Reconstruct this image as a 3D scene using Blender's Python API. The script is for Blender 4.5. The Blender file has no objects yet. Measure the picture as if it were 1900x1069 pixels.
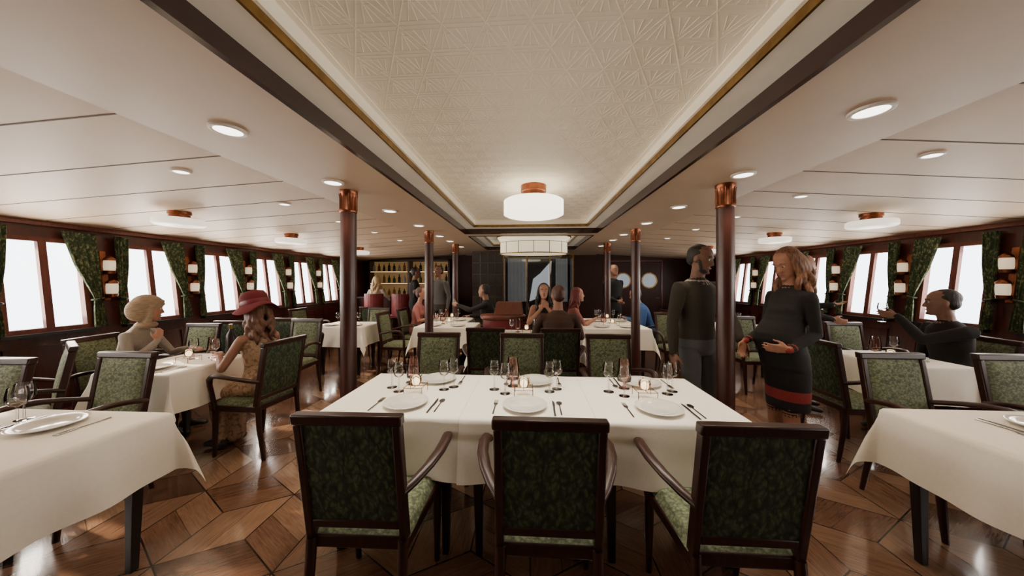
import bpy, bmesh, math, random
from mathutils import Vector, Matrix, kdtree, noise
V=Vector; R=math.radians; PI=math.pi
random.seed(4)
C=bpy.context.scene.collection
ORD=['first','second','third','fourth','fifth','sixth','seventh','eighth','ninth','tenth','eleventh','twelfth','thirteenth','fourteenth','fifteenth','sixteenth']
# ------------------------------------------------------------------ materials
def base(name):
    m=bpy.data.materials.new(name); m.use_nodes=True
    n=m.node_tree.nodes; b=n['Principled BSDF']
    return m,n,m.node_tree.links,b
def c4(c): return (c[0],c[1],c[2],1)
def ramp(n,stops):
    r=n.new('ShaderNodeValToRGB'); e=r.color_ramp.elements
    while len(e)<len(stops): e.new(.5)
    for i,(p,c) in enumerate(stops): e[i].position=p; e[i].color=c4(c)
    return r
def mat(name,col,rough=.5,metal=0,col2=None,scale=12,bump=0,coat=0,emit=None,es=0,stretch=None,spec=None):
    m,n,l,b=base(name)
    tc=n.new('ShaderNodeTexCoord'); mp=n.new('ShaderNodeMapping'); nz=n.new('ShaderNodeTexNoise')
    if stretch: mp.inputs['Scale'].default_value=stretch
    nz.inputs['Scale'].default_value=scale; nz.inputs['Detail'].default_value=4
    l.new(tc.outputs['Object'],mp.inputs['Vector']); l.new(mp.outputs['Vector'],nz.inputs['Vector'])
    c2=col2 or tuple(x*.86 for x in col)
    r=ramp(n,[(.35,col),(.7,c2)]); l.new(nz.outputs['Fac'],r.inputs['Fac']); l.new(r.outputs['Color'],b.inputs['Base Color'])
    b.inputs['Roughness'].default_value=rough; b.inputs['Metallic'].default_value=metal
    if spec is not None: b.inputs['Specular IOR Level'].default_value=spec
    if coat: b.inputs['Coat Weight'].default_value=coat; b.inputs['Coat Roughness'].default_value=.12
    if emit: b.inputs['Emission Color'].default_value=c4(emit); b.inputs['Emission Strength'].default_value=es
    if bump:
        bp=n.new('ShaderNodeBump'); bp.inputs['Strength'].default_value=bump; bp.inputs['Distance'].default_value=.01
        l.new(nz.outputs['Fac'],bp.inputs['Height']); l.new(bp.outputs['Normal'],b.inputs['Normal'])
    return m
def mat_vor(name,stops,scale,rough=.8,feature='F1',bump=.3,noise_mix=.06,stretch=(1,1,1)):
    m,n,l,b=base(name)
    tc=n.new('ShaderNodeTexCoord'); mp=n.new('ShaderNodeMapping'); mp.inputs['Scale'].default_value=stretch
    nz=n.new('ShaderNodeTexNoise'); nz.inputs['Scale'].default_value=scale*.6
    mx=n.new('ShaderNodeVectorMath'); mx.operation='MULTIPLY_ADD'; mx.inputs[1].default_value=(noise_mix,)*3
    vo=n.new('ShaderNodeTexVoronoi'); vo.feature=feature; vo.inputs['Scale'].default_value=scale
    l.new(tc.outputs['Object'],mp.inputs['Vector']); l.new(mp.outputs['Vector'],nz.inputs['Vector'])
    l.new(nz.outputs['Color'],mx.inputs[0]); l.new(mp.outputs['Vector'],mx.inputs[2]); l.new(mx.outputs['Vector'],vo.inputs['Vector'])
    r=ramp(n,stops); l.new(vo.outputs['Distance'],r.inputs['Fac']); l.new(r.outputs['Color'],b.inputs['Base Color'])
    b.inputs['Roughness'].default_value=rough
    bp=n.new('ShaderNodeBump'); bp.inputs['Strength'].default_value=bump; bp.inputs['Distance'].default_value=.004
    l.new(vo.outputs['Distance'],bp.inputs['Height']); l.new(bp.outputs['Normal'],b.inputs['Normal'])
    return m
def mat_glass(name,tint=(1,1,1),amt=.12,fres=True):
    m,n,l,b=base(name); n.remove(b); out=n['Material Output']
    tr=n.new('ShaderNodeBsdfTransparent'); tr.inputs['Color'].default_value=c4(tint)
    gl=n.new('ShaderNodeBsdfGlossy'); gl.inputs['Roughness'].default_value=.05
    mx=n.new('ShaderNodeMixShader')
    if fres:
        lw=n.new('ShaderNodeFresnel'); lw.inputs['IOR'].default_value=1.35
        ad=n.new('ShaderNodeMath'); ad.operation='ADD'; ad.inputs[1].default_value=amt; ad.use_clamp=True
        l.new(lw.outputs[0],ad.inputs[0]); l.new(ad.outputs[0],mx.inputs[0])
    else: mx.inputs[0].default_value=amt
    l.new(tr.outputs[0],mx.inputs[1]); l.new(gl.outputs[0],mx.inputs[2])
    l.new(mx.outputs[0],out.inputs['Surface'])
    return m
def mat_floor():
    m,n,l,b=base('parquet')
    uv=n.new('ShaderNodeUVMap'); uv.uv_map='tile'; sp=n.new('ShaderNodeSeparateXYZ'); l.new(uv.outputs[0],sp.inputs[0])
    at=n.new('ShaderNodeAttribute'); at.attribute_name='tone'
    def M(op,a,bv=None):
        x=n.new('ShaderNodeMath'); x.operation=op
        for i,q in enumerate((a,bv)):
            if q is None: continue
            if isinstance(q,(int,float)): x.inputs[i].default_value=q
            else: l.new(q,x.inputs[i])
        return x.outputs[0]
    u3=M('MULTIPLY',sp.outputs[0],2.0); fu=M('FRACT',u3); du=M('ABSOLUTE',M('SUBTRACT',fu,.5)); dv=M('ABSOLUTE',M('SUBTRACT',sp.outputs[1],.5)); dw=M('ABSOLUTE',M('SUBTRACT',sp.outputs[0],.5))
    line=M('MAXIMUM',M('MAXIMUM',M('GREATER_THAN',dw,.488),M('GREATER_THAN',dv,.488)),M('MULTIPLY',M('GREATER_THAN',du,.486),.5))
    pl=M('FLOOR',u3)
    cb=n.new('ShaderNodeCombineXYZ'); l.new(M('MULTIPLY',sp.outputs[0],22.0),cb.inputs[0]); l.new(M('MULTIPLY',sp.outputs[1],2.0),cb.inputs[1])
    l.new(M('ADD',M('MULTIPLY',at.outputs['Fac'],57.0),M('MULTIPLY',pl,7.3)),cb.inputs[2])
    nz=n.new('ShaderNodeTexNoise'); nz.inputs['Scale'].default_value=1.6; nz.inputs['Detail'].default_value=7; nz.inputs['Roughness'].default_value=.62; nz.inputs['Distortion'].default_value=.6
    l.new(cb.outputs[0],nz.inputs['Vector'])
    wn=n.new('ShaderNodeTexWhiteNoise'); wn.noise_dimensions='2D'; c2=n.new('ShaderNodeCombineXYZ'); l.new(at.outputs['Fac'],c2.inputs[0]); l.new(pl,c2.inputs[1]); l.new(c2.outputs[0],wn.inputs['Vector'])
    fac=M('ADD',M('MULTIPLY',nz.outputs['Fac'],.52),M('ADD',M('MULTIPLY',wn.outputs['Value'],.16),M('MULTIPLY',at.outputs['Fac'],.46)))
    r=ramp(n,[(.25,(.046,.022,.0145)),(.52,(.138,.070,.042)),(.90,(.32,.195,.122))]); l.new(fac,r.inputs['Fac'])
    mx=n.new('ShaderNodeMixRGB'); mx.inputs[2].default_value=(.012,.006,.004,1); l.new(line,mx.inputs[0]); l.new(r.outputs[0],mx.inputs[1])
    l.new(mx.outputs[0],b.inputs['Base Color'])
    rr=n.new('ShaderNodeMapRange'); rr.inputs['To Min'].default_value=.11; rr.inputs['To Max'].default_value=.22; l.new(nz.outputs['Fac'],rr.inputs['Value']); l.new(rr.outputs[0],b.inputs['Roughness'])
    b.inputs['Coat Weight'].default_value=.7; b.inputs['Coat Roughness'].default_value=.08
    bp=n.new('ShaderNodeBump'); bp.inputs['Strength'].default_value=.15; bp.inputs['Distance'].default_value=.004; l.new(nz.outputs['Fac'],bp.inputs['Height']); l.new(bp.outputs[0],b.inputs['Normal'])
    return m
M={}
M['floor']=mat_floor()
M['ceil']=mat('ceiling_paint',(.61,.465,.325),.5,col2=(.58,.44,.30),scale=3)
M['band']=mat('shaded_soffit_paint',(.52,.395,.275),.45,col2=(.49,.37,.255),scale=3)  # darker than the side planks: shading put into the colour
M['relief']=mat('glowing_embossed_plaster',(.93,.86,.71),.6,col2=(.91,.84,.68),scale=5,emit=(1,.86,.62),es=.09)  # weak emission stands in for light on the tray plaster, not a lamp
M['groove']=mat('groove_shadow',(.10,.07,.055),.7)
M['white']=mat('glowing_white_moulding',(.92,.86,.74),.45,scale=3,emit=(1,.90,.72),es=.09)  # slight glow added to brighten the tray ledge; no cove lamp there
M['rim']=mat('downlight_rim_paint',(.82,.76,.68),.4)
M['beam']=mat('polished_mahogany_beam',(.022,.0065,.0045),.2,col2=(.034,.011,.0075),scale=6,stretch=(8,8,1),coat=.4)
M['dark']=mat('dark_mahogany',(.022,.0065,.0045),.36,col2=(.036,.011,.0075),scale=6,stretch=(8,8,1),spec=.4)
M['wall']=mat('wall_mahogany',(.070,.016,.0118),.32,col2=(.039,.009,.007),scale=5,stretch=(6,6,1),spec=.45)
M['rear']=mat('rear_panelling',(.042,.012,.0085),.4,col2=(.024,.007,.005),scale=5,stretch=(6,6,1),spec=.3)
M['red']=mat('red_mahogany',(.17,.048,.03),.3,col2=(.11,.028,.018),scale=6,stretch=(8,8,1),coat=.2)
M['frame']=mat('window_mahogany',(.14,.036,.023),.4,col2=(.09,.023,.015),scale=6,stretch=(8,8,1),spec=.3)
M['column']=mat('column_wood',(.050,.0135,.0095),.36,col2=(.031,.0085,.006),scale=8,stretch=(6,6,.6),coat=.1)
M['copper']=mat('copper',(.27,.096,.05),.34,1,col2=(.16,.057,.03),scale=15)
M['gold']=mat('aged_brass',(.36,.23,.08),.32,1,col2=(.22,.13,.045),scale=20)
M['black']=mat('black_lacquer',(.008,.007,.007),.35)
M['cloth']=mat('white_linen',(.87,.83,.74),.85,col2=(.84,.80,.71),scale=60,bump=.05)
M['chin']=mat('white_china',(.74,.71,.65),.15)
M['steel']=mat('steel',(.26,.25,.24),.25,1)
M['wire']=mat('dark_brass_wire',(.22,.12,.045),.35,1)
M['glass']=mat_glass('clear_glass',(.98,.98,.98),.05)
M['redglass']=mat_glass('rose_glass',(.91,.67,.65),.05)
M['pane']=mat_glass('window_glass',(.99,.99,1),.03,False)
M['screen']=mat_glass('screen_glass',(.6,.62,.63),.06)
M['candle']=mat('glowing_candle',(.9,.8,.6),.3,emit=(1,.70,.36),es=3)
M['lamp']=mat('opal_shade',(.9,.86,.78),.4,emit=(1,.88,.70),es=3.4)
M['lampside']=mat('opal_side_shade',(.9,.86,.78),.4,emit=(1,.90,.74),es=1.2)
M['chand']=mat('opal_panel',(.85,.78,.60),.4,emit=(1,.84,.56),es=.75)
M['sconce']=mat('sconce_shade',(.9,.80,.64),.4,emit=(1,.80,.54),es=.6)
M['led']=mat('downlight_lens',(.9,.9,.9),.4,emit=(1,.96,.90),es=5)
M['fab']=mat_vor('sage_leaf_fabric',[(0,(.225,.25,.148)),(.35,(.152,.176,.10)),(.62,(.088,.107,.060)),(.9,(.048,.061,.035))],60,noise_mix=.035,bump=.3,stretch=(1,1,1.3))
M['fabdark']=mat_vor('deep_green_leaf_fabric',[(0,(.092,.122,.055)),(.3,(.054,.077,.034)),(.55,(.023,.036,.017)),(.9,(.009,.016,.008))],38,noise_mix=.07,bump=.6,stretch=(1.3,1.3,.8))
M['curtain']=mat_vor('leaf_curtain',[(0,(.38,.36,.17)),(.25,(.165,.20,.09)),(.5,(.046,.072,.033)),(.9,(.016,.030,.014))],40,noise_mix=.08,stretch=(1,1,.6))
M['redleather']=mat('red_leather',(.19,.020,.028),.45,col2=(.12,.012,.018),scale=10)
M['redpanel']=mat('red_panel',(.20,.020,.028),.3,col2=(.13,.011,.017),scale=4)
M['mirror']=mat('porthole_glass',(.30,.36,.40),.1,0,emit=(.50,.62,.72),es=.4)  # brightness of the glass put in as emission, no lamp behind it
M['drape']=mat('glowing_sheer_grey',(.5,.49,.48),.8,emit=(.95,.93,.9),es=.14,scale=4)  # faint emission paints light onto the drapes
M['panelw']=mat('glowing_white_panel',(.85,.85,.85),.6,emit=(.95,.96,1),es=1.0,scale=4)  # emission gives the panel its brightness; it is no lamp
M['grey']=mat('dark_grey_tile',(.065,.062,.06),.25,scale=5)
M['warm']=mat('lit_shelf_back',(.14,.07,.03),.5,emit=(1,.58,.20),es=.13)
M['strip']=mat('shelf_light',(.8,.6,.3),.5,emit=(1,.66,.26),es=3)
# ------------------------------------------------------------------ mesh builder
def tube_geo(pts,rad,seg=12,hemi=False):
    pts=[V(p) for p in pts]; n=len(pts)
    if not isinstance(rad,(list,)): rad=[rad]*n
    rad=[r if isinstance(r,tuple) else (r,r) for r in rad]
    T=[]
    for i in range(n):
        a=pts[max(i-1,0)]; b=pts[min(i+1,n-1)]; T.append((b-a).normalized())
    ref=V((0,0,1)) if abs(T[0].z)<.9 else V((1,0,0))
    N=(ref-T[0]*ref.dot(T[0])).normalized(); st=[]
    for i in range(n):
        N=(N-T[i]*N.dot(T[i])).normalized(); B=T[i].cross(N)
        st.append((pts[i],N.copy(),B,rad[i][0],rad[i][1],T[i]))
    rows=[]
    if hemi:
        for th in (72,48,24):
            p,N_,B_,a,b,t=st[0]; r=min(a,b); rows.append((p-t*r*math.sin(R(th)),N_,B_,a*math.cos(R(th)),b*math.cos(R(th))))
    rows+=[s[:5] for s in st]
    if hemi:
        for th in (24,48,72):
            p,N_,B_,a,b,t=st[-1]; r=min(a,b); rows.append((p+t*r*math.sin(R(th)),N_,B_,a*math.cos(R(th)),b*math.cos(R(th))))
    vs=[];fs=[]
    for p,N_,B_,a,b in rows:
        for k in range(seg):
            an=2*PI*k/seg; vs.append(p+N_*a*math.cos(an)+B_*b*math.sin(an))
    m=len(rows)
    for i in range(m-1):
        for k in range(seg):
            k2=(k+1)%seg; fs.append((i*seg+k,i*seg+k2,(i+1)*seg+k2,(i+1)*seg+k))
    fs.append(tuple(range(seg))[::-1]); fs.append(tuple(range((m-1)*seg,m*seg)))
    return vs,fs
class MB:
    def __init__(s): s.v=[];s.f=[];s.m=[]
    def add(s,vs,fs,mi=0):
        o=len(s.v); s.v+=[V(x) for x in vs]; s.f+=[tuple(i+o for i in f) for f in fs]; s.m+=[mi]*len(fs); return s
    def hexa(s,p,mi=0):
        return s.add(p,[(0,3,2,1),(4,5,6,7),(0,1,5,4),(1,2,6,5),(2,3,7,6),(3,0,4,7)],mi)
    def box(s,x0,x1,y0,y1,z0,z1,mi=0):
        return s.hexa([(x0,y0,z0),(x1,y0,z0),(x1,y1,z0),(x0,y1,z0),(x0,y0,z1),(x1,y0,z1),(x1,y1,z1),(x0,y1,z1)],mi)
    def taper(s,p0,p1,w0,w1,mi=0):
        p0=V(p0);p1=V(p1); q=[]
        for p,w in ((p0,w0),(p1,w1)): q+=[p+V((-w,-w,0)),p+V((w,-w,0)),p+V((w,w,0)),p+V((-w,w,0))]
        return s.hexa(q,mi)
    def tube(s,pts,rad,seg=10,mi=0,hemi=False):
        a,b=tube_geo(pts,rad,seg,hemi); return s.add(a,b,mi)
    def lathe(s,prof,seg=24,c=(0,0,0),mi=0,sx=1,sy=1,mtx=None,cap=True):
        vs=[];fs=[];c=V(c)
        for r,z in prof:
            for k in range(seg):
                p=V((r*sx*math.cos(2*PI*k/seg),r*sy*math.sin(2*PI*k/seg),z))
                if mtx: p=mtx@p
                vs.append(p+c)
        for i in range(len(prof)-1):
            for k in range(seg):
                k2=(k+1)%seg; fs.append((i*seg+k,i*seg+k2,(i+1)*seg+k2,(i+1)*seg+k))
        if cap and prof[0][0]>1e-4: fs.append(tuple(range(seg))[::-1])
        if cap and prof[-1][0]>1e-4: fs.append(tuple(range((len(prof)-1)*seg,len(prof)*seg)))
        return s.add(vs,fs,mi)
    def prism(s,out,z0,z1,mi=0):
        n=len(out); vs=[(x,y,z0) for x,y in out]+[(x,y,z1) for x,y in out]
        fs=[tuple(range(n))[::-1],tuple(range(n,2*n))]+[(i,(i+1)%n,(i+1)%n+n,i+n) for i in range(n)]
        return s.add(vs,fs,mi)
    def surf(s,fn,us,vs_,mi=0):
        vs=[fn(u,v) for u in us for v in vs_]; nv=len(vs_); fs=[]
        for i in range(len(us)-1):
            for j in range(nv-1): fs.append((i*nv+j,(i+1)*nv+j,(i+1)*nv+j+1,i*nv+j+1))
        return s.add(vs,fs,mi)
    def build(s,name,mats,parent=None,smooth=False,bevel=0):
        me=bpy.data.meshes.new(name); me.from_pydata([tuple(x) for x in s.v],[],s.f)
        if not isinstance(mats,(list,tuple)): mats=[mats]
        for m in mats: me.materials.append(m)
        for p,mi in zip(me.polygons,s.m): p.material_index=mi; p.use_smooth=smooth
        me.validate(); me.update()
        o=bpy.data.objects.new(name,me); C.objects.link(o)
        if parent: o.parent=parent
        if bevel:
            q=o.modifiers.new('bevel','BEVEL'); q.width=bevel; q.segments=2; q.limit_method='ANGLE'; q.angle_limit=R(40)
            me.polygons.foreach_set('use_smooth',[True]*len(me.polygons))
            try: me.set_sharp_from_angle(angle=R(45))
            except Exception: pass
        elif smooth:
            try: me.set_sharp_from_angle(angle=R(50))
            except Exception: pass
        return o
def tag(o,label,cat,group=None):
    o['label']=label; o['category']=cat
    if group: o['group']=group
    return o
def thing(name,label,cat,loc=(0,0,0),rz=0,group=None):
    o=bpy.data.objects.new(name,None); C.objects.link(o); o.location=loc; o.rotation_euler=(0,0,rz); o.empty_display_size=.05
    return tag(o,label,cat,group)
def struct(o,label=None,cat=None):
    o['kind']='structure'
    if label: o['label']=label
    if cat: o['category']=cat
    return o
def dup(root,loc,rz,label,group=None):
    r=root.copy(); C.objects.link(r); r.location=loc; r.rotation_euler=(root.rotation_euler.x,root.rotation_euler.y,rz); r['label']=label
    if group: r['group']=group
    for ch in [o for o in root.children]:
        c=ch.copy(); C.objects.link(c); c.parent=r
        for g in [o for o in ch.children]:
            d=g.copy(); C.objects.link(d); d.parent=c
    return r
# ------------------------------------------------------------------ room
Y0,Y1=-1.3,8.8
ZC=2.18
def XW(z): return 4.45+.25*z/2.03
def W(side,y,z,off=0): return V((side*(XW(z)-off),y,z))
def zc(x):
    x=abs(x); return ZC if x<1.78 else ZC+.03-.18*(x-1.78)/2.92
def floor():
    s=.37; vs=[];fs=[];uvs=[];tones=[]
    for j in range(-4,18):
        for i in range(-9,10):
            cx=math.sqrt(3)*s*(i+.5*(j%2)); cy=1.5*s*j
            if abs(cx)>4.75 or cy<-1.4 or cy>8.9: continue
            hv=[V((cx+s*math.cos(R(90+60*k)),cy+s*math.sin(R(90+60*k)),0)) for k in range(6)]
            for k in (0,2,4):
                o=len(vs); vs+=[V((cx,cy,0)),hv[k],hv[(k+1)%6],hv[(k+2)%6]]; fs.append((o,o+1,o+2,o+3)); uvs+=[(0,0),(0,1),(1,1),(1,0)]; tones.append(min(1,max(0,(.5,0,.85)[k//2]*.55+random.random()*.5)))
    me=bpy.data.meshes.new('floor'); me.from_pydata([tuple(v) for v in vs],[],fs)
    ul=me.uv_layers.new(name='tile')
    for i,l in enumerate(me.loops): ul.data[i].uv=uvs[l.vertex_index]
    at=me.attributes.new('tone','FLOAT','FACE'); at.data.foreach_set('value',tones)
    me.materials.append(M['floor']); o=bpy.data.objects.new('floor',me); C.objects.link(o)
    struct(o,'glossy brown parquet floor of diamond blocks','floor')
    MB().box(-4.6,4.6,Y0,Y1,-.06,-.004).build('subfloor',M['dark'],o)
floor()
cm=MB()
T1=(-1.0,4.75); T2=(5.02,7.2); XT=.99
def cq(x0,x1,y0,y1,z0,z1,mi=0): cm.hexa([(x0,y0,z0),(x1,y0,z1),(x1,y1,z1),(x0,y1,z0),(x0,y0,z0+.06),(x1,y0,z1+.06),(x1,y1,z1+.06),(x0,y1,z0+.06)],mi)
for sx in (-1,1):
    a,b=sorted((sx*XT,sx*1.80)); cq(a,b,Y0,Y1,ZC,ZC,1)
    if sx>0: cq(1.78,4.74,Y0,Y1,ZC+.03,ZC-.152)
    else: cq(-4.74,-1.78,Y0,Y1,ZC-.152,ZC+.03)
for a,b in ((Y0,T1[0]),(T1[1],T2[0]),(T2[1],Y1)): cq(-XT,XT,a,b,ZC,ZC,1)
ceil=cm.build('ceiling',[M['ceil'],M['band']]); struct(ceil,'cream panelled saloon ceiling with raised centre tray','ceiling')
MB().box(-4.85,4.85,Y0-.1,Y1+.1,2.44,2.5).build('added_light_lid',M['black'],ceil)  # added unseen lid, keeps sky light out of the ceiling gaps
g=MB()
y=1.30-.475*5
while y<8.6:
    for sx in (-1,1):
        p=[(sx*x,zc(x)) for x in (1.78,4.62)]
        (xa,za),(xb,zb)=p
        g.hexa([(xa,y-.004,za-.002),(xb,y-.004,zb-.002),(xb,y+.004,zb-.002),(xa,y+.004,za-.002),(xa,y-.004,za+.01),(xb,y-.004,zb+.01),(xb,y+.004,zb+.01),(xa,y+.004,za+.01)])
    y+=.475
g.build('panel_joint',M['groove'],ceil)
nt=0
def sweep(ya,yb,prof):
    q=MB(); vs=[]; fs=[]
    for e,z in prof:
        x=XT-e; vs+=[(-x,ya+e,z),(x,ya+e,z),(x,yb-e,z),(-x,yb-e,z)]
    for i in range(len(prof)-1):
        for k in range(4):
            k2=(k+1)%4; fs.append((i*4+k,i*4+k2,(i+1)*4+k2,(i+1)*4+k))
    return q.add(vs,fs)
for (ya,yb),nm in ((T1,'front'),(T2,'rear')):
    nt+=1; struct(sweep(ya,yb,[(-.014,2.182),(-.014,2.174),(.012,2.174),(.012,2.252)]).build('trim_%d'%nt,M['beam']),'dark mahogany edge around the %s ceiling tray'%nm,'trim')
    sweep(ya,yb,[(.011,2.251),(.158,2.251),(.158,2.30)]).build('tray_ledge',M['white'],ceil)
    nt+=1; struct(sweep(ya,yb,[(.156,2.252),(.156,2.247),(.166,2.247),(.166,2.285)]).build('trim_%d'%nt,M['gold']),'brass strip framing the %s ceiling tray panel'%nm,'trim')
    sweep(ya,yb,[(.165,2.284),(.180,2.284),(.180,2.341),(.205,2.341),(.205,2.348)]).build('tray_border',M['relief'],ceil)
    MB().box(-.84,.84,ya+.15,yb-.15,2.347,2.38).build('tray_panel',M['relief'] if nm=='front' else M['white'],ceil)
rl=MB()
def rib(p,q,w=.005,h=.0013):
    p=V(p);q=V(q);d=q-p
    if d.length<.01: return
    if min(p.x,q.x)<-.78 or max(p.x,q.x)>.78 or min(p.y,q.y)<-.78 or max(p.y,q.y)>4.53: return
    n=V((-d.y,d.x)).normalized()*w
    z1,z0=2.348,2.347-h
    o=[p-n,p+n,q+n,q-n]; t=[p-n*.3,p+n*.3,q+n*.3,q-n*.3]
    rl.hexa([(a.x,a.y,z0) for a in t]+[(a.x,a.y,z1) for a in o])
sd=.155; hh=sd*math.sqrt(3)/2
def P2(i,j): return V((i*sd+(.5*sd if j%2 else 0),j*hh))
for j in range(-9,38):
    for i in range(-8,8):
        a=P2(i,j); b=P2(i+1,j); up=P2(i if j%2==0 else i+1,j+1); dn=P2(i if j%2==0 else i+1,j-1)
        rib(a,b,.0045); rib(a,up,.0045); rib(up,b,.0045)
        for tri in ((a,b,up),(a,b,dn)):
            ce=(tri[0]+tri[1]+tri[2])/3
            A=tri[2];B=tri[0];D=tri[1]
            for t in (.25,.5,.75): rib(A.lerp(ce,.35),A.lerp(B.lerp(D,t),.86),.0032)
            rib(A.lerp(B,.86),A.lerp(D,.86),.0038); rib(A.lerp(B,.32),A.lerp(D,.32),.0038)
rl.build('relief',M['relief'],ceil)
WZ0,WZ1,WW=.97,1.87,.57
def wallbox(mb,side,y0,y1,z0,z1,o0,o1,mi=0):
    mb.hexa([W(side,y0,z0,o0),W(side,y1,z0,o0),W(side,y1,z0,o1),W(side,y0,z0,o1),W(side,y0,z1,o0),W(side,y1,z1,o0),W(side,y1,z1,o1),W(side,y0,z1,o1)],mi)
starts={-1:[2.43+.84*k for k in range(-4,6)],1:[2.57+.84*k for k in range(-4,6)]}
wn=0
glass_lights=[]
for side,nm in ((-1,'left'),(1,'right')):
    mb=MB(); st=starts[side]
    wallbox(mb,side,Y0,Y1,0,WZ0,-.06,0); wallbox(mb,side,Y0,Y1,WZ1,2.08,-.06,0)
    e=[Y0]
    for s in st: e+=[s,s+WW]
    e.append(Y1)
    for k in range(0,len(e),2): wallbox(mb,side,e[k],e[k+1],WZ0,WZ1,-.06,0)
    struct(mb.build('wall_'+nm,M['wall']),'dark mahogany %s wall leaning outward'%nm,'wall')
    q=MB(); wallbox(q,side,Y0,Y1,0,.12,0,.02); struct(q.build('baseboard_'+nm,M['dark']),'dark baseboard along the %s wall'%nm,'baseboard')
    q=MB(); wallbox(q,side,Y0,Y1,1.985,2.03,0,.035); nt+=1; struct(q.build('trim_%d'%nt,M['red']),'wooden cornice along the %s wall'%nm,'trim')
    q=MB()
    for k in range(1,len(st)):
        ya,yb=st[k]-.0,st[k]+WW
        for (a,b,c,d) in ((ya,yb,.2,.225),(ya,yb,.82,.845),(ya,ya+.025,.2,.845),(yb-.025,yb,.2,.845)): wallbox(q,side,a,b,c,d,0,.015)
    nt+=1; struct(q.build('trim_%d'%nt,M['wall']),'raised panel mouldings under the %s windows'%nm,'trim')
    for k,s in enumerate(st):
        wn+=1; q=MB(); f=.042
        for (a,b,c,d) in ((s,s+f,WZ0,WZ1),(s+WW-f,s+WW,WZ0,WZ1),(s+f,s+WW-f,WZ0,WZ0+f),(s+f,s+WW-f,WZ1-f,WZ1)): wallbox(q,side,a,b,c,d,-.03,.025)
        w=q.build('window_%d'%wn,M['frame']); struct(w,'%s window on the %s wall counted from the front'%(ORD[k],nm),'window')
        q=MB(); wallbox(q,side,s+WW/2-.027,s+WW/2+.027,WZ0+f,WZ1-f,-.015,.02); q.build('mullion',M['frame'],w)
        q=MB(); wallbox(q,side,s-.03,s+WW+.03,WZ0-.03,WZ0,0,.07); q.build('sill',M['black'],w)
        q=MB(); wallbox(q,side,s+f,s+WW-f,WZ0+f,WZ1-f,-.022,-.017); q.build('pane',M['pane'],w)
        glass_lights.append((side,s+WW/2))
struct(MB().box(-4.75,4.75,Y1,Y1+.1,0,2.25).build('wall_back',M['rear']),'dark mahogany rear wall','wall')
struct(MB().box(-4.75,4.75,Y0-.1,Y0,0,2.45).build('wall_front',M['wall']),'wall behind the viewer','wall')
# ------------------------------------------------------------------ curtains and sconces
def drape(side,ye,dirn):
    prof=[(0,-.185,.06),(.35,-.115,.065),(.60,-.03,.066),(.70,.004,.056),(.80,-.010,.07),(1,-.02,.078)] if dirn>0 else [(0,-.07,.06),(.35,-.04,.062),(.60,-.005,.066),(.70,.014,.056),(.80,.004,.07),(1,.0,.078)]
    def fn(u,v):
        z=1.95-v*(1.95-.975)
        for (a,l0,r0),(b,l1,r1) in zip(prof,prof[1:]):
            if a<=v<=b:
                t=(v-a)/(b-a); lo=l0+(l1-l0)*t; hi=r0+(r1-r0)*t; break
        w=lo+(hi-lo)*u
        amp=.016*(1-.5*math.exp(-((v-.70)/.12)**2))
        return W(side,ye+dirn*w,z,.062+amp*math.sin(u*26))
    n=26
    return MB().surf(fn,[i/n for i in range(n+1)],[i/24 for i in range(25)])
for side,nm in ((-1,'left'),(1,'right')):
    for k in range(4,10):
        s=starts[side][k]
        for dirn,ye,ed in ((1,s+WW,'far'),(-1,s,'near')):
            root=thing('curtain','green leafy curtain tied back on the %s edge of the %s %s window in view'%(ed,ORD[k-4],nm),'curtain',W(side,ye,.975,0),0,'leaf pattern curtains')
            o=drape(side,ye,dirn).build('drape',M['curtain'],root,smooth=True); o.location=-root.location
            q=MB(); c=W(side,ye+dirn*.034,1.265,.05)
            pts=[c+V((-side*.034*math.cos(a*PI/6),.038*math.sin(a*PI/6),0.01*math.sin(a*PI/6)*dirn)) for a in range(13)]
            q.tube(pts,.010,8); o=q.build('tieback',M['fabdark'],root,smooth=True); o.location=-root.location
    for k in range(3 if side>0 else 4,9):
        yc=starts[side][k]+WW+.135; base_=W(side,yc,1.25,0)
        root=thing('wall_sconce','copper double wall sconce with cream shades on the %s wall, %s from the front'%(nm,ORD[k-(3 if side>0 else 4)]),'wall lamp',base_,0,'copper wall sconces')
        q=MB(); wallbox(q,side,yc-.028,yc+.028,1.24,1.78,0,.02); o=q.build('backplate',M['copper'],root,bevel=.006); o.location=-base_
        for zz in (1.37,1.62):
            a=W(side,yc,zz-.06,.015); b=W(side,yc,zz-.06,.085)
            o=MB().tube([a,b,b+V((0,0,.03))],.012,8).build('arm',M['copper'],root,smooth=True); o.location=-base_
            cc=W(side,yc,zz,.085)
            sh=MB().lathe([(.028,-.072),(.040,-.058),(.044,-.02),(.044,.034),(.040,.062),(.028,.074)],20,cc).build('shade',M['sconce'],root,smooth=True); sh.location=-base_
            MB().lathe([(.015,-.098),(.040,-.088),(.046,-.054),(.02,-.054)],18,cc).build('lower_cap',M['copper'],sh,smooth=True)
            MB().lathe([(.046,.055),(.044,.074),(.026,.094),(.010,.106)],18,cc).build('upper_cap',M['copper'],sh,smooth=True)
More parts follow.
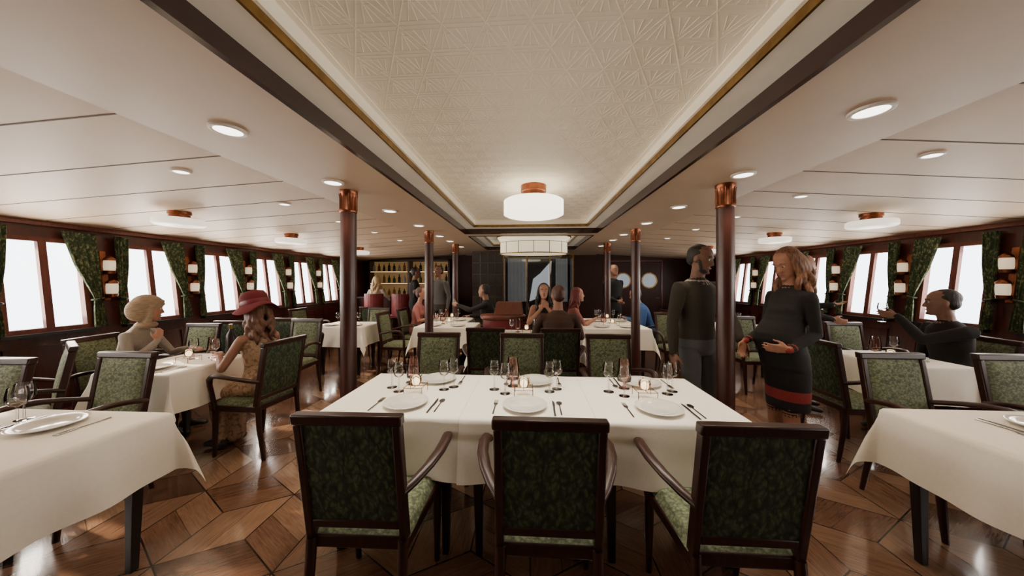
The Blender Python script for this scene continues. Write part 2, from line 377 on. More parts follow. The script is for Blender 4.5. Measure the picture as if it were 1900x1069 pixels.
# ------------------------------------------------------------------ columns
def column(x,y,label):
    t=thing('column',label,'column',(x,y,0),0,'mahogany columns')
    MB().lathe([(.064,0),(.062,.1),(.060,2.0),(.0,2.0)],24).build('shaft',M['column'],t,smooth=True)
    q=MB(); q.lathe([(.062,2.0),(.066,2.005),(.066,2.02),(.062,2.03),(.062,2.12),(.066,2.15),(.069,2.155),(.069,2.179),(.0,2.179)],24)
    for k in range(12):
        a=2*PI*k/12; q.tube([(.061*math.cos(a),.061*math.sin(a),2.025),(.061*math.cos(a),.061*math.sin(a),2.12),(.065*math.cos(a),.065*math.sin(a),2.15)],.006,6)
    q.build('capital',M['copper'],t,smooth=True)
    MB().lathe([(.082,0),(.082,.05),(.073,.07),(.065,.085),(.0,.085)],24).build('base',M['copper'],t,smooth=True)
for i,yy in enumerate((2.45,4.47,6.08)):
    for sx,nm in ((-1,'left'),(1,'right')):
        column(sx*1.47,yy,'round dark wood column with copper capital, %s in the %s row from the front'%(ORD[i],nm))
# ------------------------------------------------------------------ ceiling lights
def spot(loc,e,ang=110,col=(1,.80,.58)):
    l=bpy.data.lights.new('downlight_or_added_spot','SPOT'); l.energy=e; l.spot_size=R(ang); l.spot_blend=.7; l.shadow_soft_size=.05; l.color=col
    o=bpy.data.objects.new('downlight_or_added_spot',l); C.objects.link(o); o.location=loc
proto=None
rows=[(1.45,[1.42,2.22,3.15,4.0,4.95,5.6,6.5],'inner'),(2.3,[1.93,2.8,3.65,4.5,5.4],'outer')]
for X,ys,rn in rows:
    for sx,nm in ((-1,'left'),(1,'right')):
        for i,yy in enumerate(ys):
            lab='round recessed downlight, %s from the front in the %s %s row'%(ORD[i],rn,nm); z=zc(X)
            if proto is None:
                proto=thing('downlight',lab,'ceiling light',(sx*X,yy,z),0,'recessed downlights')
                MB().lathe([(.058,.004),(.056,-.009),(.061,-.012),(.072,-.009),(.075,.004)],28,cap=False).build('trim_ring',M['rim'],proto,smooth=True)
                MB().lathe([(0,-.006),(.058,-.006)],24,cap=False).build('lens',M['led'],proto,smooth=True); d=proto
            else: d=dup(proto,(sx*X,yy,z),0,lab)
            d.rotation_euler=(0,(sx*R(3.5) if X>1.78 else 0),0)
            if X>1.78: d.scale=(.7,.7,1)
            spot((sx*X,yy,z-.03),(24 if rn=='inner' else 15)*(1.2 if yy>4.2 else 1),100)
def drum(x,y,z,r,h,dr_,rc,label,mt):
    t=thing('drum_light',label,'ceiling light',(x,y,z),0,'drum ceiling lights')
    MB().lathe([(0,-dr_),(rc*.9,-dr_),(rc*.9,-dr_*.45),(rc,-dr_*.4),(rc,0)],28).build('canopy',M['copper'],t,smooth=True)
    MB().lathe([(0,-dr_-h),(r*.93,-dr_-h),(r,-dr_-h+.01),(r,-dr_-.008),(r*.95,-dr_),(0,-dr_)],40).build('shade',M[mt],t,smooth=True)
drum(.03,2.95,2.347,.28,.14,.14,.12,'large round opal drum light on the embossed ceiling tray','lamp')
for i,yy in enumerate((2.8,4.2,5.95)): drum(-3.35,yy,zc(3.35),.185,.06,.07,.085,'shallow opal drum light with copper mount, %s along the left ceiling'%ORD[i],'lampside')
for i,yy in enumerate((3.28,4.5,6.1)): drum(3.35,yy,zc(3.35),.18,.06,.07,.085,'shallow opal drum light with copper mount, %s along the right ceiling'%ORD[i],'lampside')
t=thing('chandelier','wide oval cream lantern with brass bands over the glass enclosure','chandelier',(.06,5.75,2.347))
MB().lathe([(0,-.40),(.60,-.40),(.62,-.385),(.62,-.17),(.67,-.10),(.62,-.09),(0,-.09)],48,sx=1,sy=.6).build('shade',M['chand'],t,smooth=True)
for z0,z1,rr,mt in ((-.104,-.084,.685,'gold'),(-.404,-.388,.632,'gold'),(-.20,-.193,.627,'black')): MB().lathe([(rr-.03,z0),(rr,z0),(rr,z1),(rr-.03,z1),(rr-.03,z0)],48,sx=1,sy=.6,cap=False).build('band',M[mt],t)
MB().lathe([(.25,-.09),(.27,-.05),(.27,0),(.0,0)],32,sx=1,sy=.6).build('mount',M['gold'],t,smooth=True)
for k in range(14):
    a=2*PI*(k+.5)/14; x,y=.623*math.cos(a),.623*.6*math.sin(a); MB().tube([(x,y,-.388),(x,y,-.2)],.005,6).build('rib',M['black'],t)
# ------------------------------------------------------------------ chair
def make_chair():
    t=thing('dining_chair','proto','chair')
    def yb(z): return -.185-(z-.47)*.16
    def so(s): return [(-.235*s,.2),(-.21*s,.215),(.21*s,.215),(.235*s,.2),(.205*s,-.19),(-.205*s,-.19)]
    sf=MB().prism(so(1),.385,.435).build('seat_frame',M['dark'],t,bevel=.006)
    sc=MB()
    def dome(u,v):
        x=(u-.5)*2; y=(v-.5)*2; e=max(0,(1-x**6))*max(0,(1-y**6)); return V((x*(.222-.014*(1-v)),-.18+v*.385,.432+.045*e**.35))
    n=16; sc.surf(dome,[i/n for i in range(n+1)],[i/n for i in range(n+1)]); sc.build('seat',M['fab'],t,smooth=True)
    def fr(x0,x1,z0,z1,d0,d1):
        q=MB(); q.hexa([(x0,yb(z0)+d0,z0),(x1,yb(z0)+d0,z0),(x1,yb(z0)+d1,z0),(x0,yb(z0)+d1,z0),(x0,yb(z1)+d0,z1),(x1,yb(z1)+d0,z1),(x1,yb(z1)+d1,z1),(x0,yb(z1)+d1,z1)]); return q
    f=MB()
    for a in (fr(-.205,-.172,.40,.915,-.02,.022),fr(.172,.205,.40,.915,-.02,.022),fr(-.21,.21,.912,.953,-.022,.024),fr(-.175,.175,.475,.512,-.018,.02)): f.add(a.v,a.f)
    bf=f.build('backrest',M['dark'],t,bevel=.007)
    def pad(sgn,thick):
        q=MB(); n=12
        def fn(u,v):
            x=(u-.5)*2;z=.509+v*.405; e=(max(0,1-x**4)*max(0,1-((v-.5)*2)**4))**.5
            return V((x*.174,yb(z)+sgn*(.012+thick*e),z))
        q.surf(fn,[i/n for i in range(n+1)],[i/n for i in range(n+1)]); return q
    pad(1,.022).build('back_cushion',M['fab'],bf,smooth=True)
    pad(-1,.004).build('back_panel',M['fabdark'],bf,smooth=True)
    for s in (-1,1):
        MB().tube([(s*.185,-.19,.43),(s*.187,-.205,.25),(s*.19,-.25,.0)],[(.021,.02),(.02,.018),(.015,.014)],8).build('leg',M['dark'],t,smooth=True)
        MB().tube([(s*.212,.185,.40),(s*.212,.19,.22),(s*.208,.205,.0)],[(.024,.024),(.02,.02),(.014,.014)],8).build('leg',M['dark'],t,smooth=True)
        pts=[(s*.19,-.215,.630),(s*.222,-.165,.645),(s*.258,-.09,.667),(s*.282,-.01,.685),(s*.288,.07,.693),(s*.282,.13,.687),(s*.270,.172,.658),(s*.257,.187,.61),(s*.243,.189,.55),(s*.232,.186,.48),(s*.222,.18,.40)]
        MB().tube(pts,[(.016,.018),(.016,.021),(.016,.024),(.016,.026),(.016,.026),(.018,.025),(.020,.022),(.020,.019),(.019,.018),(.019,.018),(.019,.018)],10).build('armrest',M['dark'],t,smooth=True)
    return t
CH=make_chair(); used=False
def chair(x,y,rz,label,group='green upholstered dining chairs'):
    global used
    if not used:
        used=True; CH.location=(x,y,0); CH.rotation_euler=(0,0,R(rz)); CH['label']=label; CH['group']=group; return CH
    return dup(CH,(x,y,0),R(rz),label,group)
for x,nm,r in ((-.69,'left',1),(.07,'middle',0),(.80,'right',0)): chair(x,1.395,r,'dark green backed chair in the front row, %s one, seen from behind'%nm)
for x,nm in ((-.885,'left'),(-.08,'middle'),(.727,'right')): chair(x,2.73,180,'light green chair facing the viewer behind the %s front table'%nm)
chair(-.48,3.58,0,'empty dark backed chair left of the brown jacket diner')
chair(.32,3.58,0,'dark backed chair under the brown jacket diner')
chair(.2,4.80,180,'chair under the dark haired woman facing the viewer')
chair(-2.84,1.79,180,'light green chair facing the viewer behind the near left table')
chair(-3.42,1.58,180,'light green chair at the left picture edge')
chair(-3.78,2.06,150,'chair seen edge on between the left edge and headscarf woman')
chair(-3.74,2.68,-78,'chair under the headscarf woman')
chair(-2.38,2.62,84,'chair with dark back under the red hat woman')
chair(-3.85,3.22,180,'light green chair behind the table of the two hatted women')
chair(-3.77,3.98,0,'dark backed chair by the left windows behind the red hat')
chair(-2.95,3.72,180,'light green chair between the red hat woman and the left column')
chair(-3.35,4.30,0,'dark backed chair on near side of the left rear table')
chair(-2.85,5.5,180,'light green chair on far side of the left rear table')
chair(-4.0,5.5,-90,'chair by the fourth left window')
chair(-3.1,6.15,0,'dark backed chair in front of the bar stools')
chair(-2.12,4.92,-90,'chair at the left end of the middle left table')
chair(-2.1,5.62,-90,'chair under the woman in pink')
chair(-.74,5.62,90,'chair under the dark suited man raising a glass')
chair(.64,5.16,-90,'chair under the auburn haired woman')
chair(2.1,5.62,90,'chair under the person in blue')
chair(2.2,4.9,180,'light green chair left of the standing man')
chair(2.5,2.07,180,'light green chair facing the viewer behind the near right table')
chair(3.25,2.07,180,'light green chair at the right picture edge')
chair(2.72,2.85,-90,'dark backed chair right of the pregnant woman')
chair(3.82,3.05,78,'chair under the suited man at right')
chair(3.8,3.78,180,'light green chair behind the suited man at right')
chair(2.95,4.35,180,'light green chair seen between the man and pregnant woman')
chair(3.25,5.85,180,'light green chair on far side of the right rear table')
# ------------------------------------------------------------------ tables and cloths
ZT=.757
def table(x0,x1,y0,y1,nm,drops=(.31,.31,.31,.31),seed=0,mt='cloth',flare=.2):
    cx,cy=(x0+x1)/2,(y0+y1)/2; a,b=(x1-x0)/2,(y1-y0)/2
    t=thing('dining_table','square dark legged table, '+nm,'table',(cx,cy,0),0,'dining tables')
    MB().box(-a+.006,a-.006,-b+.006,b-.006,.72,.75).build('tabletop',M['dark'],t,bevel=.004)
    for sx in (-1,1):
        for sy in (-1,1): MB().taper((sx*(a-.09),sy*(b-.09),0),(sx*(a-.08),sy*(b-.08),.72),.017,.028).build('leg',M['black'],t,bevel=.003)
    l,r,n,f=drops
    def axis(p0,p1,d0,d1):
        out=[]
        k=max(1,round(d0/.025))
        if d0>0: out+=[p0-d0+i*d0/k for i in range(k)]
        if d0>0: out+=[p0-.008]
        k=max(6,round((p1-p0)/.03)); out+=[p0+i*(p1-p0)/k for i in range(k+1)]
        if d1>0: out+=[p1+.008]
        k=max(1,round(d1/.025))
        if d1>0: out+=[p1+(i+1)*d1/k for i in range(k)]
        return out
    def fn(px,py):
        ox=max(-a-px,px-a,0);oy=max(-b-py,py-b,0);sx=1 if px>0 else -1;sy=1 if py>0 else -1
        x=max(-a,min(a,px));y=max(-b,min(b,py));z=ZT
        if ox<=0 and oy<=0: return V((x,y,z))
        cX=min(1,oy/.12);cY=min(1,ox/.12)
        wx=math.sin(py*13+seed)+.6*math.sin(py*23+seed*2.3); wy=math.sin(px*13+seed*1.7)+.6*math.sin(px*22+seed)
        if ox>0: x+=sx*(.008+ox*(.09+flare*cX)+.05*ox*wx*(1-cX))
        if oy>0: y+=sy*(.008+oy*(.09+flare*cY)+.05*oy*wy*(1-cY))
        z-=math.hypot(ox,oy)*.97
        return V((x,y,max(z,.30)))
    o=MB().surf(fn,axis(-a,a,l,r),axis(-b,b,n,f)).build('tablecloth',M[mt],None,smooth=False)
    for p in o.data.polygons: p.use_smooth=True
    o.location=(cx,cy,0); tag(o,'white tablecloth draped over the '+nm,'tablecloth','white tablecloths')
FT=[(-1.12,-.3605,'left front table',-.70),(-.3595,.3295,'middle front table',-.03),(.3305,1.09,'right front table',.69)]
for i,(a,b,nm,cx) in enumerate(FT): table(a,b,1.56,2.29,nm,(.31 if i==0 else 0,.31 if i==2 else 0,.31,.31),i*2+1,flare=-.02)
TB=[(-2.78,-1.9,.82,1.54,'near left table cut by the picture edge'),(1.92,2.8,1.08,1.82,'near right table cut by the picture edge'),
 (-3.29,-2.67,2.17,2.82,'table of the two hatted women'),(2.98,3.56,2.72,3.34,'table in front of the suited man at right'),
 (-.72,.62,3.88,4.46,'centre table of the brown jacket diner'),(-1.75,-.85,4.62,5.2,'middle left table behind the second column'),
 (-1.78,-1.08,5.3,5.92,'table of the woman in pink'),(.8,1.75,4.64,5.2,'middle right table behind the second column'),
 (.98,1.75,5.32,5.92,'table of the person in blue'),(-3.3,-2.55,4.58,5.2,'left rear table near the bar'),(2.9,3.6,4.85,5.5,'right rear table behind the couple')]
for i,(a,b,c,d,nm) in enumerate(TB): table(a,b,c,d,nm,seed=i*1.3)
# ------------------------------------------------------------------ tableware
Z0=ZT+.001
PR={}
def place(kind,make,x,y,label,rz=0,z=Z0,group=None):
    if kind not in PR:
        PR[kind]=make(); o=PR[kind]; o.location=(x,y,z); o.rotation_euler=(0,0,rz); o['label']=label
        if group: o['group']=group
        return o
    return dup(PR[kind],(x,y,z),rz,label,group)
def mk_plate():
    return tag(MB().lathe([(0,.0),(.07,.0),(.078,.004),(.118,.016),(.122,.019),(.118,.021),(.082,.010),(.078,.006),(0,.006)],48).build('plate',M['chin'],smooth=True),'','plate')
def mk_wine():
    t=thing('wine_glass','','glass')
    MB().lathe([(.032,.0),(.032,.002),(.008,.005),(.0042,.012),(.004,.085),(.007,.09)],18).build('stem',M['glass'],t,smooth=True)
    MB().lathe([(.006,.089),(.024,.098),(.035,.12),(.036,.142),(.029,.182)],20,cap=False).build('bowl',M['glass'],t,smooth=True)
    return t
def mk_goblet():
    t=thing('goblet','','glass')
    MB().lathe([(.034,.0),(.034,.003),(.01,.007),(.006,.03),(.012,.04)],18).build('foot',M['redglass'],t,smooth=True)
    MB().lathe([(.01,.038),(.042,.05),(.045,.07),(.032,.185)],22,cap=False).build('bowl',M['redglass'],t,smooth=True)
    return t
def mk_candle():
    t=thing('candle_holder','','candle')
    q=MB(); w=.055
    for sx in (-1,1):
        for sy in (-1,1): q.tube([(sx*w,sy*w,0),(sx*w,sy*w,.05)],.002,6)
    for z in (.045,):
        q.tube([(-w,-w,z),(w,-w,z)],.002,6);q.tube([(-w,w,z),(w,w,z)],.002,6);q.tube([(-w,-w,z),(-w,w,z)],.002,6);q.tube([(w,-w,z),(w,w,z)],.002,6)
    q.tube([(-w,0,.045),(w,0,.045)],.002,6);q.tube([(0,-w,.045),(0,w,.045)],.002,6)
    for a in range(4): c,s_=math.cos(a*PI/2),math.sin(a*PI/2); q.tube([(.02*c,.02*s_,.046),(.036*c,.036*s_,.078),(.032*c,.032*s_,.11)],.0017,6)
    q.build('stand',M['wire'],t)
    MB().lathe([(0,.047),(.019,.05),(.031,.067),(.033,.081),(.028,.098),(.019,.105)],22,cap=False).build('globe',M['glass'],t,smooth=True)
    MB().lathe([(0,.050),(.018,.052),(.023,.066),(.021,.080),(.008,.093),(0,.096)],16).build('candle',M['candle'],t,smooth=True)
    return t
def mk_fork():
    q=MB(); q.prism([(-.004,-.095),(.004,-.095),(.003,.02),(-.003,.02)],0,.003); q.prism([(-.003,.018),(.003,.018),(.011,.035),(.011,.05),(-.011,.05),(-.011,.035)],0,.003)
    for k in range(4): x=-.0095+k*.0063; q.prism([(x-.0014,.05),(x+.0014,.05),(x+.001,.095),(x-.001,.095)],0,.003)
    return tag(q.build('fork',M['steel']),'','cutlery')
def mk_knife():
    q=MB(); q.prism([(-.005,-.105),(.005,-.105),(.005,-.015),(-.005,-.015)],0,.004); q.prism([(-.004,-.015),(.006,-.015),(.009,.03),(.008,.075),(.0,.105),(-.004,.09)],0.001,.003)
    return tag(q.build('knife',M['steel']),'','cutlery')
def mk_spoon():
    q=MB(); q.prism([(-.004,-.09),(.004,-.09),(.003,.045),(-.003,.045)],0,.003); q.prism([(.016*math.cos(2*PI*k/14),.066+.026*math.sin(2*PI*k/14)) for k in range(14)],0,.004)
    return tag(q.build('spoon',M['steel']),'','cutlery')
def setting(x,y,rz,desc,cut=True):
    def L(dx,dy):
        c,s=math.cos(R(rz)),math.sin(R(rz)); return x+dx*c-dy*s,y+dx*s+dy*c
    place('plate',mk_plate,x,y,'white dinner plate '+desc,group='dinner plates')
    if cut:
        a=L(-.165,-.01); place('fork',mk_fork,a[0],a[1],'fork beside the plate '+desc,R(rz),group='forks')
        a=L(.158,-.01); place('knife',mk_knife,a[0],a[1],'knife beside the plate '+desc,R(rz),group='knives')
        a=L(.192,-.01); place('spoon',mk_spoon,a[0],a[1],'spoon beside the plate '+desc,R(rz),group='spoons')
def wine(x,y,desc): place('wine',mk_wine,x,y,'clear stemmed glass '+desc,group='clear wine glasses')
def goblet(x,y,desc): place('goblet',mk_goblet,x,y,'rose tinted goblet '+desc,group='rose goblets')
def candle(x,y,desc): place('candle',mk_candle,x,y,'glowing candle in brass wire stand '+desc,group='candle holders')
for a,b,nm,cx in FT:
    setting(cx,1.725,0,'on the near side of the '+nm); setting(cx+.06,2.15,180,'on the far side of the '+nm)
    candle(cx-.01,1.905,'on the '+nm); goblet(cx-.085,2.06,'behind the candle on the '+nm)
    wine(cx-.20,1.99,'farthest left on the '+nm); wine(cx-.125,1.92,'just left of the candle on the '+nm)
    wine(cx+.15,1.97,'just right of the candle on the '+nm); wine(cx+.20,2.02,'farthest right on the '+nm)
setting(-2.29,1.36,180,'on the near left table'); wine(-2.46,1.36,'nearest the plate on the near left table'); wine(-2.53,1.42,'beside another glass on the near left table'); goblet(-2.52,1.22,'on the near left table edge')
setting(2.42,1.60,180,'on the near right table')
nm='two hatted women table'
setting(-2.98,2.3,0,'on the '+nm); candle(-2.93,2.52,'on the '+nm); goblet(-2.88,2.68,'beside the candle on the '+nm); wine(-3.0,2.62,'left of the candle on the '+nm); wine(-2.77,2.60,'right of the candle on the '+nm)
setting(3.25,2.9,0,'in front of the suited man at right',False); goblet(3.2,3.1,'on the suited man table at right'); wine(3.34,3.08,'standing on the suited man table at right'); candle(3.08,2.86,'on the suited man table at right')
for (a,b,c,d,nm) in TB[4:]:
    cx=(a+b)/2; cy=(c+d)/2
    setting(cx-.2,c+.15,0,'left on the '+nm,False); setting(cx+.18,c+.15,0,'right on the '+nm,False)
    candle(cx,cy+.03,'on the '+nm); goblet(cx-.12,cy+.1,'on the '+nm); wine(cx+.12,cy+.08,'right of candle on '+nm); wine(cx-.2,cy+.02,'left of candle on '+nm)
t=thing('wine_bottle','dark wine bottle standing on the two hatted women table','bottle',(-2.77,2.74,Z0))
MB().lathe([(.036,0),(.037,.01),(.037,.18),(.03,.205),(.014,.235),(.013,.27)],20).build('body',M['black'],t,smooth=True); MB().lathe([(.0145,.25),(.0155,.27),(.0155,.295),(0,.296)],16).build('neck_foil',M['gold'],t,smooth=True)
# ------------------------------------------------------------------ back of the room
t=thing('back_bar','backlit bar shelving full of bottles at the rear left','shelving',(-3.35,8.55,0))
MB().box(-1.1,1.1,.13,.2,0,2.0).build('back_panel',M['warm'],t)
q=MB(); q.box(-1.15,-1.1,-.12,.2,0,2.05);q.box(1.1,1.15,-.12,.2,0,2.05);q.box(-1.15,1.15,-.12,.2,2.0,2.05);q.box(-.03,.03,-.12,.13,1.05,2.0); q.build('frame',M['dark'],t)
MB().box(-1.1,1.1,-.15,.13,0,1.05).build('cabinet',M['wall'],t)
for z in (1.38,1.7):
    sh=MB().box(-1.1,1.1,-.1,.13,z,z+.025).build('shelf',M['red'],t); MB().box(-1.08,1.08,-.112,-.1,z+.006,z+.016).build('light_strip',M['strip'],sh)
bm=[mat('bottle_green',(.02,.05,.02),.15),mat('bottle_amber',(.22,.08,.015),.15),mat('bottle_clear',(.30,.31,.29),.12),mat('bottle_black',(.01,.01,.012),.15)]
bn=['dark green','amber','pale','black']
for r_,(z,nm) in enumerate(((1.051,'lowest'),(1.406,'middle'),(1.726,'top'))):
    for k in range(15):
        c=(k*7+r_*3+k//4)%4; h=.19+.05*((k*5+r_)%3)/2; rr=.036
        q=MB().lathe([(rr,0),(rr,h*.62),(rr*.4,h*.76),(rr*.36,h)],12)
        o=q.build('bottle',bm[c],smooth=True); o.location=(-4.36+k*.144+(.03 if k>7 else 0),8.5,z)
        tag(o,'%s bottle, %s from left on the %s bar shelf'%(bn[c],ORD[k],nm),'bottle','bar bottles')
t=thing('bar_counter','long dark bar counter in front of the lit shelves','bar',(-3.2,7.85,0))
MB().box(-1.15,1.15,-.22,.22,0,1.02).build('body',M['wall'],t); MB().box(-1.22,1.22,-.3,.3,1.02,1.07).build('countertop',M['dark'],t,bevel=.01); MB().tube([(-1.1,-.3,.2),(1.1,-.3,.2)],.02,8).build('foot_rail',M['gold'],t)
def bar_chair(x,y,rz,lab):
    t=thing('bar_chair',lab,'chair',(x,y,0),R(rz),'red bar chairs')
    MB().box(-.22,.22,-.2,.2,.60,.70).build('seat',M['redleather'],t,bevel=.03)
    q=MB(); n=10
    for k in range(n):
        a0=R(200+k*14); a1=R(200+(k+1)*14); p=[]
        for z in (.66,1.16):
            for a,r_ in ((a0,.25),(a1,.25),(a1,.20),(a0,.20)): p.append((r_*math.cos(a),r_*math.sin(a),z))
        q.hexa(p)
    q.build('backrest',M['redleather'],t)
    for sx in (-1,1):
        for sy in (-1,1): MB().taper((sx*.2,sy*.18,0),(sx*.17,sy*.15,.60),.014,.02).build('leg',M['dark'],t)
    q=MB()
    for s in (-1,1): q.tube([(-.19,s*.17,.22),(.19,s*.17,.22)],.01,6);q.tube([(s*.19,-.17,.22),(s*.19,.17,.22)],.01,6)
    q.build('footrest',M['gold'],t)
bar_chair(-3.66,7.2,0,'red high backed bar chair, leftmost, under the blonde woman'); bar_chair(-2.98,7.15,0,'red high backed bar chair, middle of three at the bar'); bar_chair(-2.3,7.25,10,'red high backed bar chair, rightmost of three at the bar')
for i,(x,nm) in enumerate(((2.54,'left'),(3.24,'right'))):
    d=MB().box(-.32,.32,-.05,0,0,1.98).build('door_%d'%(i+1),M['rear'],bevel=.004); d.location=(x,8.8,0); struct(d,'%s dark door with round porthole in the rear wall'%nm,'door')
    mt=Matrix.Rotation(R(90),3,'X')
    MB().lathe([(.185,.05),(.215,.05),(.215,.07),(.185,.07),(.185,.05)],32,(0,0,1.47),mtx=mt,cap=False).build('porthole_rim',M['gold'],d,smooth=True)
    MB().lathe([(.19,.0),(.19,.056),(0,.056)],32,(0,0,1.47),mtx=mt).build('porthole_glass',M['mirror'],d,smooth=True)
    MB().tube([(.26,-.055,1.0),(.26,-.1,1.0),(.16,-.1,1.0)],.01,8).build('door_handle',M['gold'],d)
    q=MB(); q.box(-.36,-.325,-.06,0,0,2.02);q.box(.325,.36,-.06,0,0,2.02);q.box(-.36,.36,-.06,0,1.985,2.03); q.build('door_frame',M['red'],d)
t=thing('glass_enclosure','glazed enclosure with brass frame and white folded panel under the oval lantern','glass enclosure',(.16,6.75,0))
q=MB()
for x in (-.69,-.23,.23,.69):
    for y in (-.5,.5): q.box(x-.012,x+.012,y-.012,y+.012,.6,2.0)
for z in (.6,1.98):
    for y in (-.5,.5): q.box(-.705,.705,y-.018,y+.018,z,z+.03)
    for x in (-.69,.69): q.box(x-.015,x+.015,-.5,.5,z,z+.03)
q.build('frame',M['gold'],t)
for x in (-.46,0,.46): MB().box(x-.21,x+.21,-.504,-.498,.64,1.97).build('glass_panel',M['screen'],t)
for x in (-.69,.69): MB().box(x-.003,x+.003,-.48,.48,.64,1.97).build('glass_panel',M['screen'],t)
MB().box(-.72,.72,-.52,.52,0,.6).build('base',M['redpanel'],t,bevel=.01)
def dr(x0,x1,y,ph,z0=.7,sw=0):
    return MB().surf(lambda u,v:V((x0+(x1-x0)*u+sw*v*v,y+.03*math.sin(u*30+ph),1.95-(1.95-z0)*v)),[i/40 for i in range(41)],[i/10 for i in range(11)])
dr(-.66,-.24,.2,0,1.0).build('drape',M['drape'],t,smooth=True); dr(.40,.66,.2,1,1.0).build('drape',M['drape'],t,smooth=True)
MB().box(-.68,.68,.45,.48,.63,1.98).build('rear_panel',M['grey'],t)
q=MB(); q.hexa([(-.18,.0,1.02),(.0,-.12,1.10),(.02,-.10,1.10),(-.16,.03,1.02),(-.10,.05,1.50),(.05,-.12,1.62),(.07,-.10,1.62),(-.08,.08,1.50)]); q.hexa([(.0,-.12,1.10),(.26,.05,1.32),(.26,.08,1.32),(.02,-.09,1.10),(.05,-.12,1.62),(.30,.05,1.90),(.30,.08,1.90),(.07,-.09,1.62)]); q.build('folded_panel',M['panelw'],t)
t=thing('lattice_screen','grey gridded glass screen left of the glazed enclosure','screen',(-1.0,7.35,0))
q=MB()
for k in range(5): q.box(-.36+k*.18-.008,-.36+k*.18+.008,-.012,.012,0,2.15)
for k in range(9): q.box(-.36,.36,-.012,.012,k*.268,k*.268+.016)
q.build('frame',M['steel'],t); MB().box(-.35,.35,-.004,.004,.01,2.14).build('panel',M['grey'],t)
t=thing('host_counter','red fronted counter with glossy wooden curved top before the glass enclosure','counter',(-.44,5.0,0))
MB().lathe([(.32,0),(.32,.84),(.0,.84)],36,sx=1,sy=.65).build('front_panel',M['redpanel'],t,smooth=True)
MB().lathe([(.33,.84),(.36,.86),(.37,.90),(.35,.92),(0,.92)],36,sx=1,sy=.65).build('countertop',M['red'],t,smooth=True)
MB().hexa([(-.14,-.1,.92),(.33,-.1,.92),(.33,.16,.92),(-.14,.16,.92),(-.10,.02,1.12),(.30,.02,1.12),(.30,.16,1.12),(-.10,.16,1.12)]).build('raised_desk',M['red'],t,bevel=.01)
# ------------------------------------------------------------------ people
class Body:
    def __init__(s): s.v=[];s.f=[];s.l=[]
    def add(s,vs,fs,lab):
        o=len(s.v); s.v+=vs; s.f+=[tuple(i+o for i in f) for f in fs]; s.l+=([lab]*len(vs) if isinstance(lab,str) else lab)
    def tube(s,pts,rad,lab,seg=14):
        pts=[V(p) for p in pts]
        if not isinstance(rad,list): rad=[rad]*len(pts)
        rad=[r if isinstance(r,tuple) else (r,r) for r in rad]
        P=[pts[0]];Q=[rad[0]]
        for i in range(len(pts)-1):
            n=max(1,int((pts[i+1]-pts[i]).length/.018))
            for k in range(1,n+1):
                t=k/n; P.append(pts[i].lerp(pts[i+1],t)); Q.append((rad[i][0]+(rad[i+1][0]-rad[i][0])*t,rad[i][1]+(rad[i+1][1]-rad[i][1])*t))
        a,b=tube_geo(P,Q,seg,True); s.add(a,b,lab)
    def loft(s,rings,seg=24):
        out=[]
        for (c0,u0,v0,l0),(c1,u1,v1,l1) in zip(rings,rings[1:]):
            n=max(1,int((c1-c0).length/.018))
            for k in range(n):
                t=k/n; out.append((c0.lerp(c1,t),u0.lerp(u1,t),v0.lerp(v1,t),l0))
        out.append(rings[-1]); vs=[];fs=[];ls=[]
        for c,u,v,l in out:
            for k in range(seg): a=2*PI*k/seg; vs.append(c+u*math.cos(a)+v*math.sin(a)); ls.append(l)
        m=len(out)
        for i in range(m-1):
            for k in range(seg): k2=(k+1)%seg; fs.append((i*seg+k,i*seg+k2,(i+1)*seg+k2,(i+1)*seg+k))
        fs.append(tuple(range(seg))[::-1]); fs.append(tuple(range((m-1)*seg,m*seg))); s.add(vs,fs,ls)
    def ell(s,c,r,lab,mtx=None,nu=18,nv=12):
        vs=[];fs=[]
        for i in range(1,nv):
            th=PI*i/nv
            for k in range(nu):
                ph=2*PI*k/nu; p=V((r[0]*math.sin(th)*math.cos(ph),r[1]*math.sin(th)*math.sin(ph),r[2]*math.cos(th)))+V(c)
                vs.append(mtx@p if mtx else p)
        for i in range(nv-2):
            for k in range(nu): k2=(k+1)%nu; fs.append((i*nu+k,(i+1)*nu+k,(i+1)*nu+k2,i*nu+k2))
        fs.append(tuple(range(nu))); fs.append(tuple(range((nv-2)*nu,(nv-1)*nu))[::-1]); s.add(vs,fs,lab)
    def build(s,name,vox,mats,parent,it=3):
        me=bpy.data.meshes.new(name); me.from_pydata([tuple(x) for x in s.v],[],s.f); me.update()
        bm_=bmesh.new(); bm_.from_mesh(me); bmesh.ops.recalc_face_normals(bm_,faces=bm_.faces[:]); bm_.to_mesh(me); bm_.free()
        o=bpy.data.objects.new(name,me); C.objects.link(o)
        rm=o.modifiers.new('r','REMESH'); rm.mode='VOXEL'; rm.voxel_size=vox
        sm=o.modifiers.new('s','SMOOTH'); sm.factor=.5; sm.iterations=it
        dg=bpy.context.evaluated_depsgraph_get(); dg.update()
        nm=bpy.data.meshes.new_from_object(o.evaluated_get(dg)); nm.name=name
        o.modifiers.clear(); o.data=nm; bpy.data.meshes.remove(me)
        labs=list(mats.keys()); nm.materials.clear()
        for l in labs: nm.materials.append(mats[l])
        kd=kdtree.KDTree(len(s.v))
        for i,v in enumerate(s.v): kd.insert(v,i)
        kd.balance()
        for p in nm.polygons:
            _,i,_d=kd.find(p.center); p.material_index=labs.index(s.l[i]) if s.l[i] in labs else 0; p.use_smooth=True
        o.parent=parent; return o
def ik(S,T,a,b,pole):
    d=T-S; L=min(d.length,a+b-.004); dn=d.normalized(); x=(a*a-b*b+L*L)/(2*L); h=math.sqrt(max(a*a-x*x,0))
    p=pole-dn*pole.dot(dn); p.normalize(); return S+dn*x+p*h, S+dn*L
